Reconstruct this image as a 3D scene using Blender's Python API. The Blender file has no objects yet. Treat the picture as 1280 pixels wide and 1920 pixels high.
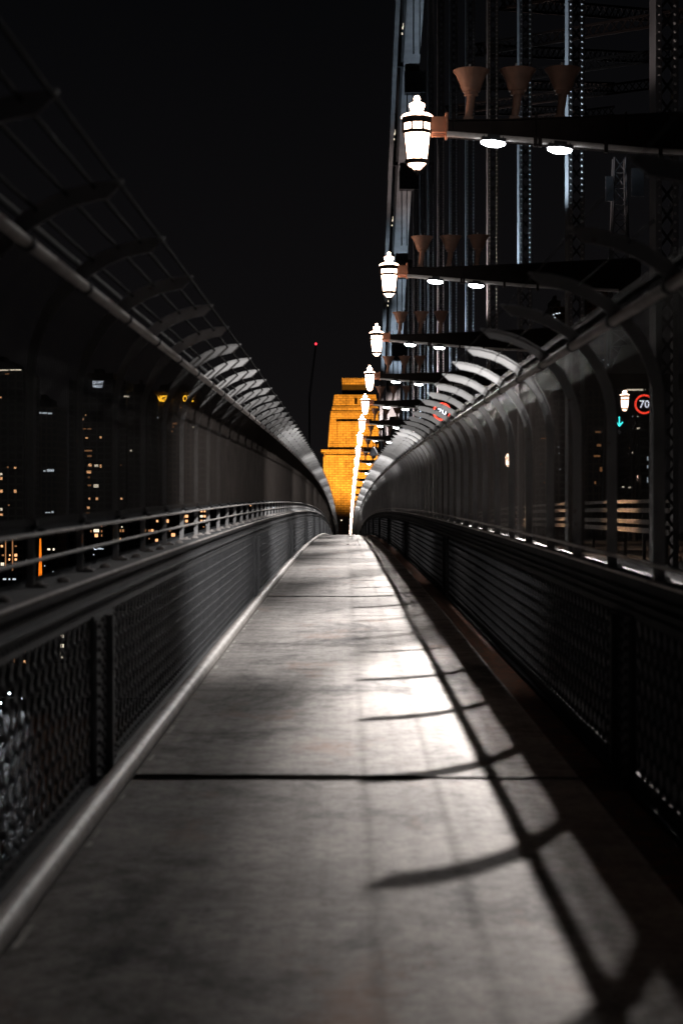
import bpy, math, random
from mathutils import Vector, Matrix
R = math.radians
random.seed(7)
sc = bpy.context.scene
col = sc.collection

# ------------------------------------------------------------------ camera, sky, exposure
H_EYE = 1.7
SLOPE, KURV = 0.016, 0.000119          # the deck climbs away from the camera and bends over its crest
def deck(y): return SLOPE * y - KURV * y * y
def grad(y): return SLOPE - 2 * KURV * y

cam_d = bpy.data.cameras.new('camera')
cam = bpy.data.objects.new('camera', cam_d); col.objects.link(cam)
cam.location = (0, 0, H_EYE)
cam.rotation_euler = (R(90), 0, 6 / 3443)
cam_d.sensor_fit = 'VERTICAL'; cam_d.sensor_height = 36; cam_d.lens = 3443 / 1920 * 36
cam_d.clip_start = 0.05; cam_d.clip_end = 8000
cam_d.dof.use_dof = True; cam_d.dof.focus_distance = 60; cam_d.dof.aperture_fstop = 2.8; cam_d.dof.aperture_blades = 8
sc.camera = cam

world = bpy.data.worlds.new('World'); sc.world = world; world.use_nodes = True
wt = world.node_tree; bg = wt.nodes['Background']; wo = wt.nodes['World Output']
sky = wt.nodes.new('ShaderNodeTexSky'); sky.sky_type = 'NISHITA'; sky.sun_disc = False
sky.sun_elevation = R(-4.0); sky.sun_rotation = R(200)
wt.links.new(sky.outputs[0], bg.inputs[0]); bg.inputs[1].default_value = 0.002
# city glow over the night sky: a little warmer and brighter toward the horizon
tc = wt.nodes.new('ShaderNodeTexCoord'); sx = wt.nodes.new('ShaderNodeSeparateXYZ'); rp = wt.nodes.new('ShaderNodeValToRGB')
wt.links.new(tc.outputs['Generated'], sx.inputs[0]); wt.links.new(sx.outputs['Z'], rp.inputs[0])
rp.color_ramp.elements[0].position = 0.0; rp.color_ramp.elements[0].color = (0.0088, 0.0078, 0.0082, 1)
rp.color_ramp.elements[1].position = 0.30; rp.color_ramp.elements[1].color = (0.0021, 0.0023, 0.0029, 1)
e = rp.color_ramp.elements.new(0.10); e.color = (0.0058, 0.0053, 0.0058, 1)
bg2 = wt.nodes.new('ShaderNodeBackground'); wt.links.new(rp.outputs[0], bg2.inputs[0]); bg2.inputs[1].default_value = 0.72
ad = wt.nodes.new('ShaderNodeAddShader')
wt.links.new(bg.outputs[0], ad.inputs[0]); wt.links.new(bg2.outputs[0], ad.inputs[1]); wt.links.new(ad.outputs[0], wo.inputs[0])

sc.view_settings.view_transform = 'Standard'; sc.view_settings.look = 'None'
sc.view_settings.exposure = 0.0; sc.view_settings.gamma = 1.0
sc.render.engine = 'CYCLES'
cy = sc.cycles
cy.use_denoising = True
try: cy.denoiser = 'OPENIMAGEDENOISE'
except Exception: pass
cy.use_adaptive_sampling = False
cy.max_bounces = 6; cy.diffuse_bounces = 3; cy.glossy_bounces = 3; cy.transparent_max_bounces = 12
cy.sample_clamp_indirect = 2.0
cy.caustics_reflective = False; cy.caustics_refractive = False

# light strengths, all of them here
FLOODC = (1.0, .93, .885)
P_FLOOD = 114000      # floodlight on the brackets, toward walkway and roads
P_FORE = 5600       # the outer floodlight of each bracket, thrown forward along the fences
P_UP = 11000         # trumpet uplights washing the hangers
P_PYLON = 125000     # sodium floods on the stone pylon

# ------------------------------------------------------------------ helpers
def tag(o, label=None, cat=None, group=None, kind=None):
    if label: o['label'] = label
    if cat: o['category'] = cat
    if group: o['group'] = group
    if kind: o['kind'] = kind
    return o
def empty(name, loc=(0, 0, 0), label=None, cat=None, group=None):
    o = bpy.data.objects.new(name, None); col.objects.link(o); o.location = loc
    o.empty_display_size = 0.2
    return tag(o, label, cat, group)
def kids(o): return [c for c in bpy.data.objects if c.parent == o]
def copy_tree(o, parent=None):
    c = o.copy(); col.objects.link(c)
    if parent is not None: c.parent = parent
    for ch in list(o.children): copy_tree(ch, c)
    return c

class MB:
    def __init__(s): s.v = []; s.f = []; s.m = []; s.mi = 0; s.sm = []; s.smooth = False
    def add(s, vs, fs, smooth=None):
        b = len(s.v); s.v += [tuple(p) for p in vs]
        sm = s.smooth if smooth is None else smooth
        for f in fs:
            s.f.append([b + i for i in f]); s.m.append(s.mi); s.sm.append(sm)
    def box(s, x0, x1, y0, y1, z0, z1, M=None):
        vs = [Vector(p) for p in ((x0, y0, z0), (x1, y0, z0), (x1, y1, z0), (x0, y1, z0), (x0, y0, z1), (x1, y0, z1), (x1, y1, z1), (x0, y1, z1))]
        if M is not None: vs = [M @ p for p in vs]
        s.add(vs, [(3, 2, 1, 0), (4, 5, 6, 7), (0, 1, 5, 4), (1, 2, 6, 5), (2, 3, 7, 6), (3, 0, 4, 7)], False)
    def frustum(s, r0, r1, z0, z1):      # rectangles (x0,x1,y0,y1)
        a, b = r0, r1
        vs = [(a[0], a[2], z0), (a[1], a[2], z0), (a[1], a[3], z0), (a[0], a[3], z0), (b[0], b[2], z1), (b[1], b[2], z1), (b[1], b[3], z1), (b[0], b[3], z1)]
        s.add(vs, [(3, 2, 1, 0), (4, 5, 6, 7), (0, 1, 5, 4), (1, 2, 6, 5), (2, 3, 7, 6), (3, 0, 4, 7)], False)
    def bar(s, p, q, w, t, up=Vector((0, 0, 1))):     # rectangular bar from p to q
        p, q = Vector(p), Vector(q); d = (q - p).normalized()
        a = d.cross(up)
        if a.length < 1e-5: a = d.cross(Vector((0, 1, 0)))
        a.normalize(); b = a.cross(d).normalized()
        vs = []
        for c in (p, q):
            for i, j in ((-1, -1), (1, -1), (1, 1), (-1, 1)): vs.append(c + a * (i * w / 2) + b * (j * t / 2))
        s.add(vs, [(3, 2, 1, 0), (4, 5, 6, 7), (0, 1, 5, 4), (1, 2, 6, 5), (2, 3, 7, 6), (3, 0, 4, 7)], False)
    def tube(s, pts, r, n=8, smooth=True, caps=True, up=None):
        pts = [Vector(p) for p in pts]; rings = []
        for i, p in enumerate(pts):
            d = (pts[min(i + 1, len(pts) - 1)] - pts[max(i - 1, 0)]).normalized()
            u = up or (Vector((0, 0, 1)) if abs(d.z) < 0.9 else Vector((0, 1, 0)))
            a = d.cross(u).normalized(); b = a.cross(d).normalized()
            rr = r[i] if isinstance(r, (list, tuple)) else r
            rings.append([p + (a * math.cos(2 * math.pi * (k + .5) / n) + b * math.sin(2 * math.pi * (k + .5) / n)) * rr for k in range(n)])
        vs = [v for ring in rings for v in ring]; fs = []
        for i in range(len(pts) - 1):
            for k in range(n):
                fs.append((i * n + k, i * n + (k + 1) % n, (i + 1) * n + (k + 1) % n, (i + 1) * n + k))
        s.add(vs, fs, smooth)
        if caps:
            s.add(rings[0], [tuple(range(n))[::-1]], False); s.add(rings[-1], [tuple(range(n))], False)
    def lathe(s, prof, n=16, c=(0, 0, 0), smooth=True, phase=0.0, M=None):
        vs = []; fs = []
        for (r, z) in prof:
            for k in range(n):
                a = 2 * math.pi * (k + phase) / n
                p = Vector((c[0] + r * math.cos(a), c[1] + r * math.sin(a), c[2] + z))
                vs.append(M @ p if M is not None else p)
        for i in range(len(prof) - 1):
            for k in range(n):
                fs.append((i * n + k, i * n + (k + 1) % n, (i + 1) * n + (k + 1) % n, (i + 1) * n + k))
        s.add(vs, fs, smooth)
    def rivet(s, p, nrm, r=0.011, h=0.007):
        p = Vector(p); nrm = Vector(nrm).normalized()
        a = nrm.cross(Vector((0.3, 0.5, 0.8))).normalized(); b = nrm.cross(a)
        n = 6; vs = [p + (a * math.cos(k * math.pi / 3) + b * math.sin(k * math.pi / 3)) * r for k in range(n)]
        vs += [p + nrm * h + (a * math.cos(k * math.pi / 3) + b * math.sin(k * math.pi / 3)) * r * .6 for k in range(n)]
        fs = [(k, (k + 1) % n, n + (k + 1) % n, n + k) for k in range(n)] + [tuple(range(n, 2 * n))]
        s.add(vs, fs, True)
    def sweep(s, prof, y0, y1, step=1.0, closed=True, xoff=None):   # prof: list of (x, z) above the deck, swept along it
        n = max(1, int(round((y1 - y0) / step))); m = len(prof); vs = []; fs = []
        for i in range(n + 1):
            y = y0 + (y1 - y0) * i / n; z = deck(y)
            for (x, h) in prof: vs.append((x, y, z + h))
        for i in range(n):
            for k in range(m if closed else m - 1):
                a, b = i * m + k, i * m + (k + 1) % m
                fs.append((a, a + m, b + m, b))
        s.add(vs, fs)
        if closed:
            s.add(vs[:m], [tuple(range(m))], False); s.add(vs[-m:], [tuple(range(m))[::-1]], False)
    def data(s, name, mats):
        me = bpy.data.meshes.new(name); me.from_pydata([tuple(p) for p in s.v], [], s.f)
        for m in (mats if isinstance(mats, (list, tuple)) else [mats]): me.materials.append(m)
        me.polygons.foreach_set('material_index', s.m); me.polygons.foreach_set('use_smooth', s.sm); me.update()
        return me
    def build(s, name, mats, parent=None, loc=(0, 0, 0), **kw):
        o = bpy.data.objects.new(name, s.data(name, mats)); col.objects.link(o); o.location = loc
        if parent is not None: o.parent = parent
        return tag(o, **kw)
def place(name, me, parent=None, loc=(0, 0, 0), rot=(0, 0, 0), **kw):
    o = bpy.data.objects.new(name, me); col.objects.link(o); o.location = loc; o.rotation_euler = rot
    if parent is not None: o.parent = parent
    return tag(o, **kw)
def circ(cx, cz, r, n=10): return [(cx + r * math.cos(2 * math.pi * k / n), cz + r * math.sin(2 * math.pi * k / n)) for k in range(n)]
def text_mesh(name, body, size, mat, extrude=0.02, parent=None, loc=(0, 0, 0), align='CENTER', **kw):
    cu = bpy.data.curves.new(name, 'FONT'); cu.body = body; cu.size = size; cu.extrude = extrude
    cu.align_x = align; cu.align_y = 'CENTER'; cu.offset = kw.pop('offset', 0.0)
    t = bpy.data.objects.new(name, cu); col.objects.link(t)
    dg = bpy.context.evaluated_depsgraph_get(); me = bpy.data.meshes.new_from_object(t.evaluated_get(dg))
    bpy.data.objects.remove(t); me.materials.clear(); me.materials.append(mat)
    o = place(name, me, parent, loc, (R(90), 0, 0), **kw)
    return o
ORD = ['nearest', 'second', 'third', 'fourth', 'fifth', 'sixth', 'seventh', 'eighth', 'ninth', 'tenth', 'eleventh', 'twelfth', 'thirteenth', 'fourteenth', 'fifteenth', 'sixteenth']

# ------------------------------------------------------------------ materials
def mat(name): 
    m = bpy.data.materials.new(name); m.use_nodes = True
    return m, m.node_tree, m.node_tree.nodes['Principled BSDF']
def node(t, kind, **kw):
    n = t.nodes.new(kind)
    for k, v in kw.items(): setattr(n, k, v)
    return n
def noise(t, scale, detail=6, rough=.6, vec=None, dist=0.0):
    n = node(t, 'ShaderNodeTexNoise'); n.inputs['Scale'].default_value = scale; n.inputs['Detail'].default_value = detail
    n.inputs['Roughness'].default_value = rough; n.inputs['Distortion'].default_value = dist
    if vec is not None: t.links.new(vec, n.inputs['Vector'])
    return n
def ramp(t, fac, stops):
    r = node(t, 'ShaderNodeValToRGB'); t.links.new(fac, r.inputs[0]); cr = r.color_ramp
    cr.elements[0].position, cr.elements[0].color = stops[0][0], (*stops[0][1], 1)
    cr.elements[1].position, cr.elements[1].color = stops[-1][0], (*stops[-1][1], 1)
    for p, c in stops[1:-1]:
        e = cr.elements.new(p); e.color = (*c, 1)
    return r
def mixc(t, fac, a, b, mode='MIX'):
    m = node(t, 'ShaderNodeMix', data_type='RGBA', blend_type=mode)
    for sock, v in ((m.inputs[0], fac), (m.inputs[6], a), (m.inputs[7], b)):
        if hasattr(v, 'is_linked'): t.links.new(v, sock)
        elif isinstance(v, (tuple, list)): sock.default_value = (*v, 1)
        else: sock.default_value = v
    return m.outputs[2]
def coords(t, scale=(1, 1, 1), loc=(0, 0, 0), obj=True):
    c = node(t, 'ShaderNodeTexCoord' if obj else 'ShaderNodeNewGeometry'); mp = node(t, 'ShaderNodeMapping')
    mp.inputs['Scale'].default_value = scale; mp.inputs['Location'].default_value = loc
    t.links.new(c.outputs['Object' if obj else 'Position'], mp.inputs[0]); return mp.outputs[0]
def bump(t, p, h, strength=.3, dist=.01):
    b = node(t, 'ShaderNodeBump'); b.inputs['Strength'].default_value = strength; b.inputs['Distance'].default_value = dist
    t.links.new(h, b.inputs['Height']); t.links.new(b.outputs[0], p.inputs['Normal'])

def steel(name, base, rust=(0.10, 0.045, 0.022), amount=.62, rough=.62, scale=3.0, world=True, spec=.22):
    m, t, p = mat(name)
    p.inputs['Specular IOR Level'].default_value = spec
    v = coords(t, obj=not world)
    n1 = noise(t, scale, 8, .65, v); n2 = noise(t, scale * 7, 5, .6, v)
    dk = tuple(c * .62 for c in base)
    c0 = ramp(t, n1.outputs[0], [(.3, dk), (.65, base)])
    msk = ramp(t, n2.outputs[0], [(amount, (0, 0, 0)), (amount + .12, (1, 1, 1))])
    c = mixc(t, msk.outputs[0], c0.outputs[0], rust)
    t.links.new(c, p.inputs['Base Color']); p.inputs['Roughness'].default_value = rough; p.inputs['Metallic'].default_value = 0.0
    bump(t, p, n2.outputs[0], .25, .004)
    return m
M_PAINT = steel('grey_bridge_paint', (0.098, 0.101, 0.108), amount=.70, rough=.7)
M_SHADED = steel('shaded_bridge_paint', (0.018, 0.018, 0.019), amount=.75, rough=.9, spec=.05)  # bridge paint darkened so the right parapet's shade sits in its colour
M_ROD = steel('black_rod', (.007, .006, .006), rust=(.02, .01, .006), rough=.9, spec=.03)
M_HOOP = steel('pale_hoop_paint', (0.46, 0.46, 0.465), rust=(.16, .07, .035), amount=.66, scale=2.0)
M_DARK = steel('dark_steel', (0.030, 0.031, 0.034), amount=.72, rough=.8, spec=.1)
M_BEAM = steel('brown_beam_paint', (0.016, 0.012, 0.011), rust=(.035,.016,.010), amount=.66, rough=.8, spec=.08)
M_WIRE = steel('galvanised_wire', (0.038, 0.032, 0.029), amount=.68, rough=.8, spec=.06)
M_PIPE = steel('worn_handrail', (0.52, 0.485, 0.465), amount=.68, rough=.72, scale=5)
M_KERB = steel('scuffed_kerb_pipe', (0.66, 0.62, 0.59), rust=(.16, .12, .10), amount=.58, rough=.55, scale=4, spec=.30)
M_TRUSS = steel('arch_paint', (0.15, 0.155, 0.17), amount=.74, scale=.6)
M_TRUMP = steel('cream_lamp_paint', (0.15, 0.085, 0.062), rust=(.08,.04,.025), amount=.66, scale=5)
M_RIVET = steel('worn_rivets', (0.40, 0.40, 0.41), amount=.8)
M_COPPER = steel('copper_brown_paint', (0.30, 0.13, 0.075), rust=(.07, .03, .02), amount=.64)

def emit(name, c, s, sample=False):
    m, t, p = mat(name)
    p.inputs['Base Color'].default_value = (*c, 1); p.inputs['Emission Color'].default_value = (*c, 1); p.inputs['Emission Strength'].default_value = s
    p.inputs['Roughness'].default_value = .4
    if not sample:
        m.cycles.emission_sampling = 'NONE'
    return m
M_GLOW = emit('opal_lantern_glass', (1.0, .66, .48), 17.0, True)
M_LED = emit('led_face', (.93, .97, 1.0), 40.0, True)
M_RED = emit('red_led', (1.0, .06, .03), 2.6)
M_WHITE = emit('white_led', (.85, .88, 1.0), 2.2)
M_CYAN = emit('cyan_led', (.05, .85, .80), 6.0)
M_REDLAMP = emit('red_beacon', (1.0, .03, .05), 3.5)
M_WARMWIN = emit('warm_lit_window', (1.0, .50, .22), 1.5)
M_PALEWIN = emit('pale_lit_window', (1.0, .86, .66), 1.25)
M_COOLWIN = emit('cool_lit_window', (.75, .84, .92), .85)
M_DIMWIN = emit('dim_lit_window', (1.0, .45, .18), .34)
M_ORANGE = emit('orange_light_strip', (1.0, .22, .01), 1.1)
M_SIGNY = emit('amber_sign_letters', (1.0, .50, .03), 8.0)
M_SIGNW = emit('white_sign_letters', (.80, .88, 1.0), 2.2)

# walkway concrete
def make_concrete():
    m, t, p = mat('walkway_concrete')
    v = coords(t, obj=False)
    n1 = noise(t, .55, 8, .66, v, .3); n2 = noise(t, 3.1, 9, .74, v, .25); n3 = noise(t, 85, 4, .7, v); n6 = noise(t, 14, 6, .75, v, .2)
    n4 = noise(t, .8, 7, .72, coords(t, (1, .5, 1), (3.1, 7.7, 0), obj=False), .6)
    base = ramp(t, n1.outputs[0], [(.30, (.31, .295, .288)), (.52, (.44, .42, .407)), (.72, (.53, .505, .49))])
    blot = ramp(t, n2.outputs[0], [(.32, (.50, .49, .50)), (.48, (.88, .88, .88)), (.70, (1.12, 1.10, 1.08))])
    c = mixc(t, 1.0, base.outputs[0], blot.outputs[0], 'MULTIPLY')
    stain = ramp(t, n4.outputs[0], [(.52, (0, 0, 0)), (.64, (.8, .8, .8))])
    c = mixc(t, stain.outputs[0], c, (.078, .076, .078))
    g = ramp(t, n3.outputs[0], [(.30, (.55, .55, .55)), (.5, (1, 1, 1)), (.72, (1.28, 1.27, 1.25))])
    c = mixc(t, .8, c, g.outputs[0], 'MULTIPLY')
    g6 = ramp(t, n6.outputs[0], [(.36, (.62, .61, .61)), (.55, (1.0, 1.0, 1.0)), (.75, (1.15, 1.14, 1.12))])
    c = mixc(t, .85, c, g6.outputs[0], 'MULTIPLY')
    # transverse broom marks, two worn lengthwise bands, rusty bleed, gum spots
    n5 = noise(t, 1.0, 7, .72, coords(t, (.6, 4.5, 1), obj=False)); s5 = ramp(t, n5.outputs[0], [(.36, (.74, .73, .73)), (.58, (1.05, 1.05, 1.05))])
    c = mixc(t, .32, c, s5.outputs[0], 'MULTIPLY')
    n7 = noise(t, 1.0, 5, .7, coords(t, (7.0, .16, 1), (.4, 0, 0), obj=False)); s7 = ramp(t, n7.outputs[0], [(.36, (.80, .79, .785)), (.56, (1.04, 1.04, 1.04))])
    c = mixc(t, .7, c, s7.outputs[0], 'MULTIPLY')
    n8 = noise(t, 1.3, 6, .7, coords(t, (1, .5, 1), (9, 2, 0), obj=False)); r8 = ramp(t, n8.outputs[0], [(.57, (0, 0, 0)), (.72, (.5, .5, .5))])
    c = mixc(t, r8.outputs[0], c, (.36, .215, .155))
    vo = node(t, 'ShaderNodeTexVoronoi'); vo.inputs['Scale'].default_value = 3.4; t.links.new(v, vo.inputs['Vector'])
    gum = ramp(t, vo.outputs['Distance'], [(.055, (.6, .6, .6)), (.085, (0, 0, 0))])
    c = mixc(t, gum.outputs[0], c, (.10, .098, .095))
    t.links.new(c, p.inputs['Base Color'])
    p.inputs['Roughness'].default_value = .95; p.inputs['Specular IOR Level'].default_value = .06
    bump(t, p, n3.outputs[0], .45, .003)
    return m
M_CONC = make_concrete()
M_RUSTSTRIP = steel('rusty_edge_plate', (.07, .046, .036), rust=(.12, .042, .022), amount=.50, rough=.9, scale=2, spec=.05)
def make_joint():
    m, t, p = mat('joint_seal'); v = coords(t, (1, 1, 1), obj=False); n = noise(t, 4, 7, .7, v)
    c = ramp(t, n.outputs[0], [(.35, (.004, .004, .004)), (.60, (.010, .009, .008)), (.78, (.05, .03, .02))]); t.links.new(c.outputs[0], p.inputs['Base Color']); p.inputs['Roughness'].default_value = 1.0; p.inputs['Specular IOR Level'].default_value = 0.0
    return m
M_JOINT = make_joint()
def make_asphalt():
    m, t, p = mat('asphalt'); v = coords(t, obj=False); n = noise(t, 30, 6, .7, v); n2 = noise(t, .4, 5, .6, v)
    c = ramp(t, n.outputs[0], [(.3, (.03, .03, .032)), (.7, (.07, .07, .072))]); d = ramp(t, n2.outputs[0], [(.3, (.7, .7, .7)), (.7, (1.1, 1.1, 1.1))])
    t.links.new(mixc(t, 1, c.outputs[0], d.outputs[0], 'MULTIPLY'), p.inputs['Base Color']); p.inputs['Roughness'].default_value = .75
    bump(t, p, n.outputs[0], .4, .01); return m
M_ASPH = make_asphalt()
def make_stone():
    m, t, p = mat('granite_blocks')
    c = node(t, 'ShaderNodeNewGeometry'); sp = node(t, 'ShaderNodeSeparateXYZ'); cb = node(t, 'ShaderNodeCombineXYZ')
    t.links.new(c.outputs['Position'], sp.inputs[0])
    ma = node(t, 'ShaderNodeMath', operation='ADD'); t.links.new(sp.outputs[0], ma.inputs[0]); t.links.new(sp.outputs[1], ma.inputs[1])
    t.links.new(ma.outputs[0], cb.inputs[0]); t.links.new(sp.outputs[2], cb.inputs[1])
    b = node(t, 'ShaderNodeTexBrick'); t.links.new(cb.outputs[0], b.inputs['Vector']); b.inputs['Scale'].default_value = 1.0
    b.inputs['Brick Width'].default_value = 1.25; b.inputs['Row Height'].default_value = .52; b.inputs['Mortar Size'].default_value = .055; b.inputs['Mortar Smooth'].default_value = .3
    b.inputs['Color1'].default_value = (.36, .335, .30, 1); b.inputs['Color2'].default_value = (.25, .235, .21, 1); b.inputs['Mortar'].default_value = (.055, .05, .045, 1)
    n = noise(t, .5, 6, .65, c.outputs['Position']); g = ramp(t, n.outputs[0], [(.3, (.62, .62, .62)), (.7, (1.08, 1.08, 1.08))])
    c1 = mixc(t, 1, b.outputs['Color'], g.outputs[0], 'MULTIPLY')
    nb = noise(t, .22, 5, .7, c.outputs['Position']); wr = ramp(t, nb.outputs[0], [(.45, (0, 0, 0)), (.65, (.55, .55, .55))])
    c1 = mixc(t, wr.outputs[0], c1, (.27, .25, .225))
    ns = noise(t, 1, 5, .7, coords(t, (1.1, 1.1, .07), obj=False)); sr = ramp(t, ns.outputs[0], [(.38, (.50, .48, .46)), (.58, (1.05, 1.05, 1.05))])
    c1 = mixc(t, .5, c1, sr.outputs[0], 'MULTIPLY')
    t.links.new(c1, p.inputs['Base Color']); p.inputs['Roughness'].default_value = .9
    bump(t, p, b.outputs['Fac'], -.6, .06); return m
M_STONE = make_stone()
def make_wall(name, base, cell=3.2):
    m, t, p = mat(name)
    c = node(t, 'ShaderNodeNewGeometry'); sp = node(t, 'ShaderNodeSeparateXYZ'); cb = node(t, 'ShaderNodeCombineXYZ'); t.links.new(c.outputs['Position'], sp.inputs[0])
    ma = node(t, 'ShaderNodeMath', operation='ADD'); t.links.new(sp.outputs[0], ma.inputs[0]); t.links.new(sp.outputs[1], ma.inputs[1])
    t.links.new(ma.outputs[0], cb.inputs[0]); t.links.new(sp.outputs[2], cb.inputs[1])
    b = node(t, 'ShaderNodeTexBrick'); b.offset = 0; t.links.new(cb.outputs[0], b.inputs['Vector']); b.inputs['Scale'].default_value = 1
    b.inputs['Brick Width'].default_value = cell; b.inputs['Row Height'].default_value = 3.3; b.inputs['Mortar Size'].default_value = .5
    b.inputs['Color1'].default_value = (.02, .022, .026, 1); b.inputs['Color2'].default_value = (.012, .013, .016, 1); b.inputs['Mortar'].default_value = (*base, 1)
    t.links.new(b.outputs[0], p.inputs['Base Color']); p.inputs['Roughness'].default_value = .8; return m
M_CITY = [make_wall('dark_concrete_tower', (.10, .10, .10)), make_wall('brown_brick_tower', (.10, .075, .06), 2.6), make_wall('grey_panel_tower', (.08, .085, .09), 4.0)]
def make_water():
    m, t, p = mat('night_water'); v = coords(t, (1, .55, 1), obj=False)
    n = noise(t, .22, 4, .6, v, .3); n2 = noise(t, 1.2, 3, .6, v)
    a = node(t, 'ShaderNodeMath', operation='ADD'); t.links.new(n.outputs[0], a.inputs[0])
    q = node(t, 'ShaderNodeMath', operation='MULTIPLY'); q.inputs[1].default_value = .22; t.links.new(n2.outputs[0], q.inputs[0]); t.links.new(q.outputs[0], a.inputs[1])
    p.inputs['Base Color'].default_value = (.004, .006, .008, 1); p.inputs['Roughness'].default_value = .06; p.inputs['IOR'].default_value = 1.33
    bump(t, p, a.outputs[0], 1.0, .9); return m
M_WATER = make_water()
def make_land():
    m, t, p = mat('dark_land'); n = noise(t, .05, 5, .6, coords(t, obj=False)); c = ramp(t, n.outputs[0], [(.3, (.012, .014, .010)), (.7, (.04, .04, .036))])
    t.links.new(c.outputs[0], p.inputs['Base Color']); p.inputs['Roughness'].default_value = .95; return m
M_LAND = make_land()

# ------------------------------------------------------------------ setting: water, shore, decks
L = 18.29
def st(n): return 10.63 + L * n            # bridge panel points
SEA = -54.0
b = MB(); b.box(-3500, 3500, -400, 520, SEA - 3, SEA); b.build('harbour_water', M_WATER, kind='structure')
b = MB(); b.box(-3500, 3500, 520.5, 4500, SEA - 3, SEA + 3); b.build('far_shore', M_LAND, kind='structure')

YE = 300.0
b = MB()
nx = 12
b.sweep([(-1.50, -.35), (-1.50, 0), (-.5, .006), (.5, .006), (1.36, 0), (1.36, -.35)], -6, YE, 1.5)
walk = b.build('walkway', M_CONC, kind='structure')
b = MB(); b.sweep([(1.362, -.3), (1.362, -.004), (1.66, -.004), (1.66, -.3)], -6, YE, 1.5)
b.build('edge_plate', M_RUSTSTRIP, walk)
for n in range(0, 9):
    b = MB(); y = st(n); sk = -.05
    pts = []
    segs = 24
    for i in range(segs + 1):
        x = -1.22 + (1.36 + 1.22) * i / segs
        w = (.080 + .022 * random.random()) if i < segs * .66 else .022 + .012 * random.random()
        yy = y + sk * (x) * .6 + .006 * random.random()
        pts.append((x, yy, w))
    vs = []; fs = []
    for (x, yy, w) in pts:
        vs += [(x, yy - w, deck(yy) + .0095), (x, yy + w, deck(yy) + .0095)]
    for i in range(segs): fs.append((2 * i, 2 * i + 2, 2 * i + 3, 2 * i + 1))
    b.add(vs, fs); b.build('expansion_joint', M_JOINT, walk)
# fine cracks/trowel joints between the panel points
for n in range(0, 26):
    y = st(0) + L / 4 * n
    if n % 4 == 0: continue
    b = MB(); vs = []; fs = []
    for i in range(25):
        x = -1.2 + 2.5 * i / 24; yy = y + .008 * math.sin(i * 1.7 + n) + .004 * random.random()
        w = .004 + .004 * random.random()
        vs += [(x, yy - w, deck(yy) + .0085), (x, yy + w, deck(yy) + .0085)]
    for i in range(24): fs.append((2 * i, 2 * i + 2, 2 * i + 3, 2 * i + 1))
    b.add(vs, fs); b.build('crack_line', M_JOINT, walk)
b = MB(); y = 4.0
M_FLECK = steel('chipped_white_paint', (.62, .60, .57), amount=.75, rough=.9)
while y < 62:
    ln = .08 + .5 * random.random() ** 2; w = .006 + .012 * random.random(); x = -1.203 + .008 * random.random()
    b.add([(x - w, y, deck(y) + .0085), (x + w * random.random(), y + .02, deck(y) + .0085), (x + w, y + ln * .6, deck(y + ln * .6) + .0085), (x + w * .2, y + ln, deck(y + ln) + .0085), (x - w, y + ln * .8, deck(y + ln * .8) + .0085)], [(0, 1, 2, 3, 4)])
    y += ln + .05 + (1.6 * random.random() ** 3 if random.random() < .8 else 3 * random.random())
b.build('paint_line', M_FLECK, walk)
b = MB(); b.sweep([(1.76, -.5), (1.76, -.25), (8.4, -.25), (8.4, -.5)], -6, 380, 2.0)
road = b.build('outer_road', M_ASPH, kind='structure')
b = MB(); b.sweep([(8.42, -.6), (8.42, -.28), (36, -.28), (36, -.6)], -6, 380, 4.0)
b.build('main_road', M_ASPH, kind='structure')

# ------------------------------------------------------------------ kerb pipe on the left
b = MB(); b.smooth = True; b.sweep(circ(-1.275, .05, .062, 12), -4, 150, .8)
k = b.build('kerb_pipe', M_KERB); tag(k, 'scuffed pale kerb pipe along the foot of the lattice parapet beside the walkway', 'kerb')

# ------------------------------------------------------------------ lattice parapets
def lattice_mesh(hgt=.92, length=L - .86, p=.2):
    b = MB(); n = int(length / p) + 6
    for i in range(-6, n):
        for s in (1, -1):
            y0 = i * p; y1 = y0 + hgt
            a, c = (y0, 0.0), (y1, hgt)
            if a[0] < 0: a = (0, -y0)
            if c[0] > length: c = (length, hgt - (y1 - length))
            if a[1] >= hgt or c[1] <= 0 or c[0] <= a[0]: continue
            za, zc = (a[1], c[1]) if s > 0 else (hgt - a[1], hgt - c[1])
            off = .004 * s
            b.bar((off, a[0], za), (off, c[0], zc), .007, .028, up=Vector((1, 0, 0)).cross(Vector((0, c[0] - a[0], zc - za)).normalized()))
    # rivet at every crossing
    for i in range(0, int(length / (p / 2)) + 1):
        for j in range(0, int(hgt / (p / 2)) + 1):
            if (i + j) % 2 == 0:
                y, z = i * p / 2, j * p / 2 - (0.0)
                if .03 < y < length - .03 and .03 < z < hgt - .03:
                    b.rivet((.009, y, z), (1, 0, 0), .019, .016)
    return b
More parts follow.
